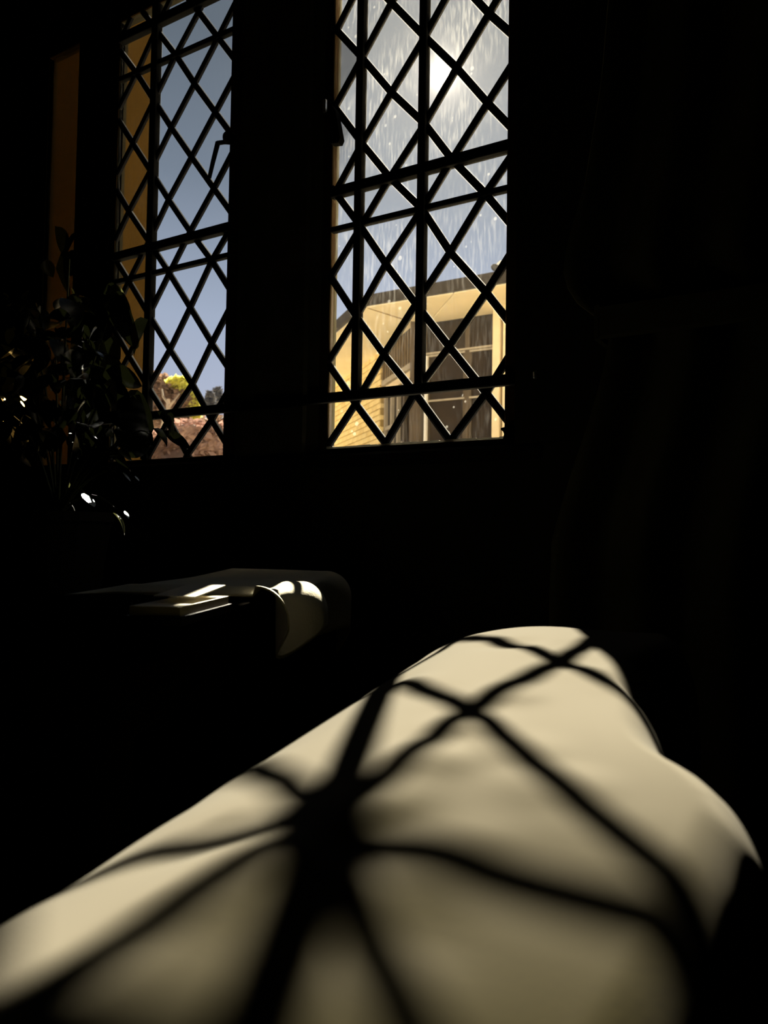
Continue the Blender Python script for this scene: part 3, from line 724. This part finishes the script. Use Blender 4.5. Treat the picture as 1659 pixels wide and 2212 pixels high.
def leaf_mesh(L, W, seed, flat=1.0):
    rnd = random.Random(seed); bm = new(); n = 7; rows = []
    curl = rnd.uniform(.05, .35)*flat
    for i in range(n+1):
        t = i/n; w = W*math.sin(math.pi*min(1, t**.8))**.85*(1 if t < 1 else 0)
        z = -curl*L*t*t; y = L*t
        if i in (0, n): rows.append([bm.verts.new((0, y, z))])
        else: rows.append([bm.verts.new((-w, y, z+.28*w*flat)), bm.verts.new((0, y, z)), bm.verts.new((w, y, z+.28*w*flat))])
    for i in range(n):
        a, b = rows[i], rows[i+1]
        if len(a) == 1: bm.faces.new((a[0], b[1], b[0])); bm.faces.new((a[0], b[2], b[1]))
        elif len(b) == 1: bm.faces.new((a[0], a[1], b[0])); bm.faces.new((a[1], a[2], b[0]))
        else: bm.faces.new((a[0], a[1], b[1], b[0])); bm.faces.new((a[1], a[2], b[2], b[1]))
    me = bpy.data.meshes.new('leaf'); bm.to_mesh(me); bm.free(); me.materials.append(M_leaf); me.shade_smooth(); return me
LM = [leaf_mesh(1.0, w, i) for i, w in enumerate((.24, .28, .32, .36, .20, .30))]
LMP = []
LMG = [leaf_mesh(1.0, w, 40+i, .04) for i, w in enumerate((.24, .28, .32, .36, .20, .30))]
for me in LMG: me.materials.clear(); me.materials.append(M_leaf_lit)
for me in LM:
    me = me.copy(); me.materials.clear(); me.materials.append(M_leaf_lit); LMP.append(me)
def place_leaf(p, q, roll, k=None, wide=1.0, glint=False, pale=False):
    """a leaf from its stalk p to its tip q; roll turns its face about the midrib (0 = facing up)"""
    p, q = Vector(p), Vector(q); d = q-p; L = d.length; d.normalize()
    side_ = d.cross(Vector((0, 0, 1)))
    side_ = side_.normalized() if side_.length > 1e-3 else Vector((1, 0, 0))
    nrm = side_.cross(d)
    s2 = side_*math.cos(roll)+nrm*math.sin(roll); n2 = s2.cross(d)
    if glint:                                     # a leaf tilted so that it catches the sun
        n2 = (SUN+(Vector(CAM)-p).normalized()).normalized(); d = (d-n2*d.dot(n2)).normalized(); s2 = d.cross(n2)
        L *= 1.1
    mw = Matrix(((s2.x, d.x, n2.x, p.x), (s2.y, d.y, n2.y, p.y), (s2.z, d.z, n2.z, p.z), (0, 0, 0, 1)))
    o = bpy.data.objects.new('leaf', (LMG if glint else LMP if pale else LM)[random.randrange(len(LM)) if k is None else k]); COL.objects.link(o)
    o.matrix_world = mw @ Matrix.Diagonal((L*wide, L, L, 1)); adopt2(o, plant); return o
def adopt2(o, root):
    m = o.matrix_world.copy(); o.parent = root; o.matrix_parent_inverse = Matrix.Translation(root.location).inverted(); o.matrix_basis = m
# leaves whose outlines cut into the left light (stalk, tip, depth, roll, width)
for (pu, pv), (qu, qv), y, roll, wd in [
    ((222, 634), (287, 628), -.12, .9, .8), ((240, 610), (258, 668), -.12, 1.3, .8), ((236, 690), (322, 712), -.13, 1.0, 1.5), ((226, 660), (300, 706), -.14, 1.2, 1.3),
    ((320, 690), (262, 760), -.13, 1.4, 1.2), ((225, 740), (275, 772), -.12, 1.1, 1.3), ((228, 800), (318, 832), -.13, 1.2, 1.0), ((215, 770), (268, 830), -.13, 1.3, 1.2),
    ((225, 830), (280, 880), -.14, 1.0, 1.0), ((226, 850), (300, 905), -.13, 1.2, 1.3), ((240, 890), (345, 925), -.12, 1.4, 1.4), ((250, 905), (372, 930), -.14, 1.3, 1.1),
    ((300, 925), (352, 968), -.13, 1.4, .6), ((330, 925), (378, 965), -.12, 1.4, .4), ((352, 930), (416, 970), -.13, 1.4, .45), ((245, 930), (325, 975), -.13, 1.2, 1.2),
    ((235, 985), (300, 1000), -.14, .8, 1.0), ((250, 960), (288, 990), -.16, .5, 1.2), ((360, 890), (372, 945), -.13, 1.4, .9), ((340, 890), (400, 940), -.14, 1.3, .7),
    ((118, 488), (150, 560), -.03, 1.4, .8), ((165, 500), (140, 545), -.035, 1.3, .8), ((100, 560), (112, 600), -.03, 1.3, 1.2), ((172, 540), (150, 590), -.035, 1.3, 1.6), ((120, 580), (175, 600), -.03, 1.2, 1.6)]:
    place_leaf(at(pu, pv, y=y-random.uniform(0, .015)), at(qu, qv, y=y+random.uniform(-.02, .01)), roll, wide=wd)
# trailing and other lit leaves, the light put into a paler colour
for (pu, pv), (qu, qv), y, roll, wd in [
    ((244, 1108), (282, 1138), -.21, .4, .35), ((168, 1128), (165, 1178), -.16, 1.4, .7), ((172, 1162), (163, 1200), -.15, 1.3, .5), ((173, 1190), (159, 1243), -.15, 1.4, .45), ((141, 1042), (157, 1058), -.16, 1.2, 1.0),
    ((228, 634), (288, 629), -.125, .9, .55), ((254, 974), (290, 992), -.16, 1.1, .75), ((230, 942), (240, 925), -.16, .9, 1.1), ((251, 926), (266, 920), -.16, .9, .9),
    ((82, 782), (90, 826), -.15, 1.4, .5), ((80, 950), (84, 980), -.16, 1.3, .6), ((154, 622), (164, 662), -.13, 1.4, .6)]:
    place_leaf(at(pu, pv, y=y), at(qu, qv, y=y-.005), roll, wide=wd, pale=True)
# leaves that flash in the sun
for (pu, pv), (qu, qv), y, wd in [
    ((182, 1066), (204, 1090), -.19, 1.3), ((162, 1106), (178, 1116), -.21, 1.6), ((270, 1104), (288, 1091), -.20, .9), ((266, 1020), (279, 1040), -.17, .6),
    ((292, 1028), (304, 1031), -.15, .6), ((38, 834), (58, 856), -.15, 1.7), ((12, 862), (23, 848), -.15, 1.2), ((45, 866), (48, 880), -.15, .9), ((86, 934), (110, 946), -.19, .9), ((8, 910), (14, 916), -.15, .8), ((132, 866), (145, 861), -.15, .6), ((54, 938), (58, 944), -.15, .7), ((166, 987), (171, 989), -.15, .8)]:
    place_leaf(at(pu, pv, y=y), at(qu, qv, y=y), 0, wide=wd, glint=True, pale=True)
rnd = random.Random(11)
for i in range(170):
    while True:
        u, v = rnd.uniform(5, 300), rnd.uniform(600, 955)
        lim = 215 if v < 690 else 235 if v < 800 else 232 if v < 860 else 262 if v < 960 else 285
        if u < lim-25 and v > 640+.0*u: break
    y = rnd.uniform(-.24, -.10); a = rnd.uniform(0, 2*math.pi)
    L = rnd.uniform(34, 62); du, dv = L*math.cos(a), abs(L*math.sin(a))*(.9 if rnd.random() < .75 else -.6)
    du = min(du, lim-u)
    place_leaf(at(u, v, y=y), at(u+du, v+dv, y=y+rnd.uniform(-.03, .03)), rnd.uniform(-.3, 1.5), wide=rnd.uniform(.7, 1.2))
top = Vector((pc.x, pc.y, ZF+.78))
for tgt in [(150, 560), (60, 840), (30, 900), (95, 940), (230, 700), (240, 830), (270, 900), (320, 925), (260, 980), (168, 1130), (190, 1075), (165, 1200), (250, 1100), (275, 1020), (120, 760), (90, 800)]:
    e = at(*tgt, y=-.15); mid = (top+e)/2+Vector((0, 0, .06)); bm = new()
    pts = [top*(1-t)**2+mid*2*t*(1-t)+e*t*t for t in [k/7 for k in range(8)]]
    tube(bm, pts, .003, 5, r1=.0014); adopt(obj('stem', bm, M_stem), plant)

# ------------------------------------------------------------------ curtain at the right of the window
M_curt = mat('dark_olive_curtain', (0.075, 0.070, 0.034), 0.95, 0.0, noise=.3, nscale=12, bump=.3, bscale=200)
cur = tag(empty('curtain', (.55, -.08, ZF)), 'dark olive curtain tied back on the wall right of the windows', 'curtain')
vs = [-40, 200, 420, 500, 560, 620, 670, 720, 800, 900, 1050, 1170, 1300, 1400, 1700]
lu = [1330, 1310, 1275, 1250, 1234, 1230, 1262, 1330, 1318, 1290, 1240, 1206, 1202, 1200, 1200]
yc = -.085
left = [at(u_, v_, y=yc) for u_, v_ in zip(lu, vs)]
zsL = np.array([p.z for p in left])[::-1]; xsL = np.array([p.x for p in left])[::-1]
bm = new(); NZ, NXc = 110, 90; gg = []
for i in range(NZ+1):
    z_ = ZF+.03+(1.05-ZF-.03)*i/NZ
    xl_ = float(np.interp(z_, zsL, xsL)); xr_ = .98
    rowv = []
    for k in range(NXc+1):
        t = k/NXc
        x_ = xl_+(xr_-xl_)*t
        amp = .022*min(1, (xr_-xl_)/.5)
        rowv.append(bm.verts.new((x_, yc+.002+amp*math.sin(2*math.pi*7.5*t+.4*math.sin(3*z_)-1.4)-amp*.2, z_)))
    gg.append(rowv)
for i in range(NZ):
    for k in range(NXc): bm.faces.new((gg[i][k], gg[i][k+1], gg[i+1][k+1], gg[i+1][k]))
o = adopt(obj('drape', bm, M_curt, smooth=True), cur); so = o.modifiers.new('thickness', 'SOLIDIFY'); so.thickness = .003
zb = at(1300, 715, y=yc).z; xb = at(1326, 715, y=yc).x
bm = new(); box(bm, xb-.01, 1.0, yc-.042, yc-.034, zb-.02, zb+.02, bevel=.003); box(bm, xb-.012, xb-.006, yc-.042, yc+.03, zb-.02, zb+.02); adopt(obj('tieback', bm, M_curt), cur)
bm = new(); tube(bm, [(.35, yc, 1.07), (1.15, yc, 1.07)], .010, 10); adopt(obj('curtain_pole', bm, M_iron), cur)
for x_ in (.40, 1.10):
    bm = new(); box(bm, x_-.008, x_+.008, yc, -.045, 1.06, 1.08); adopt(obj('pole_bracket', bm, M_iron), cur)
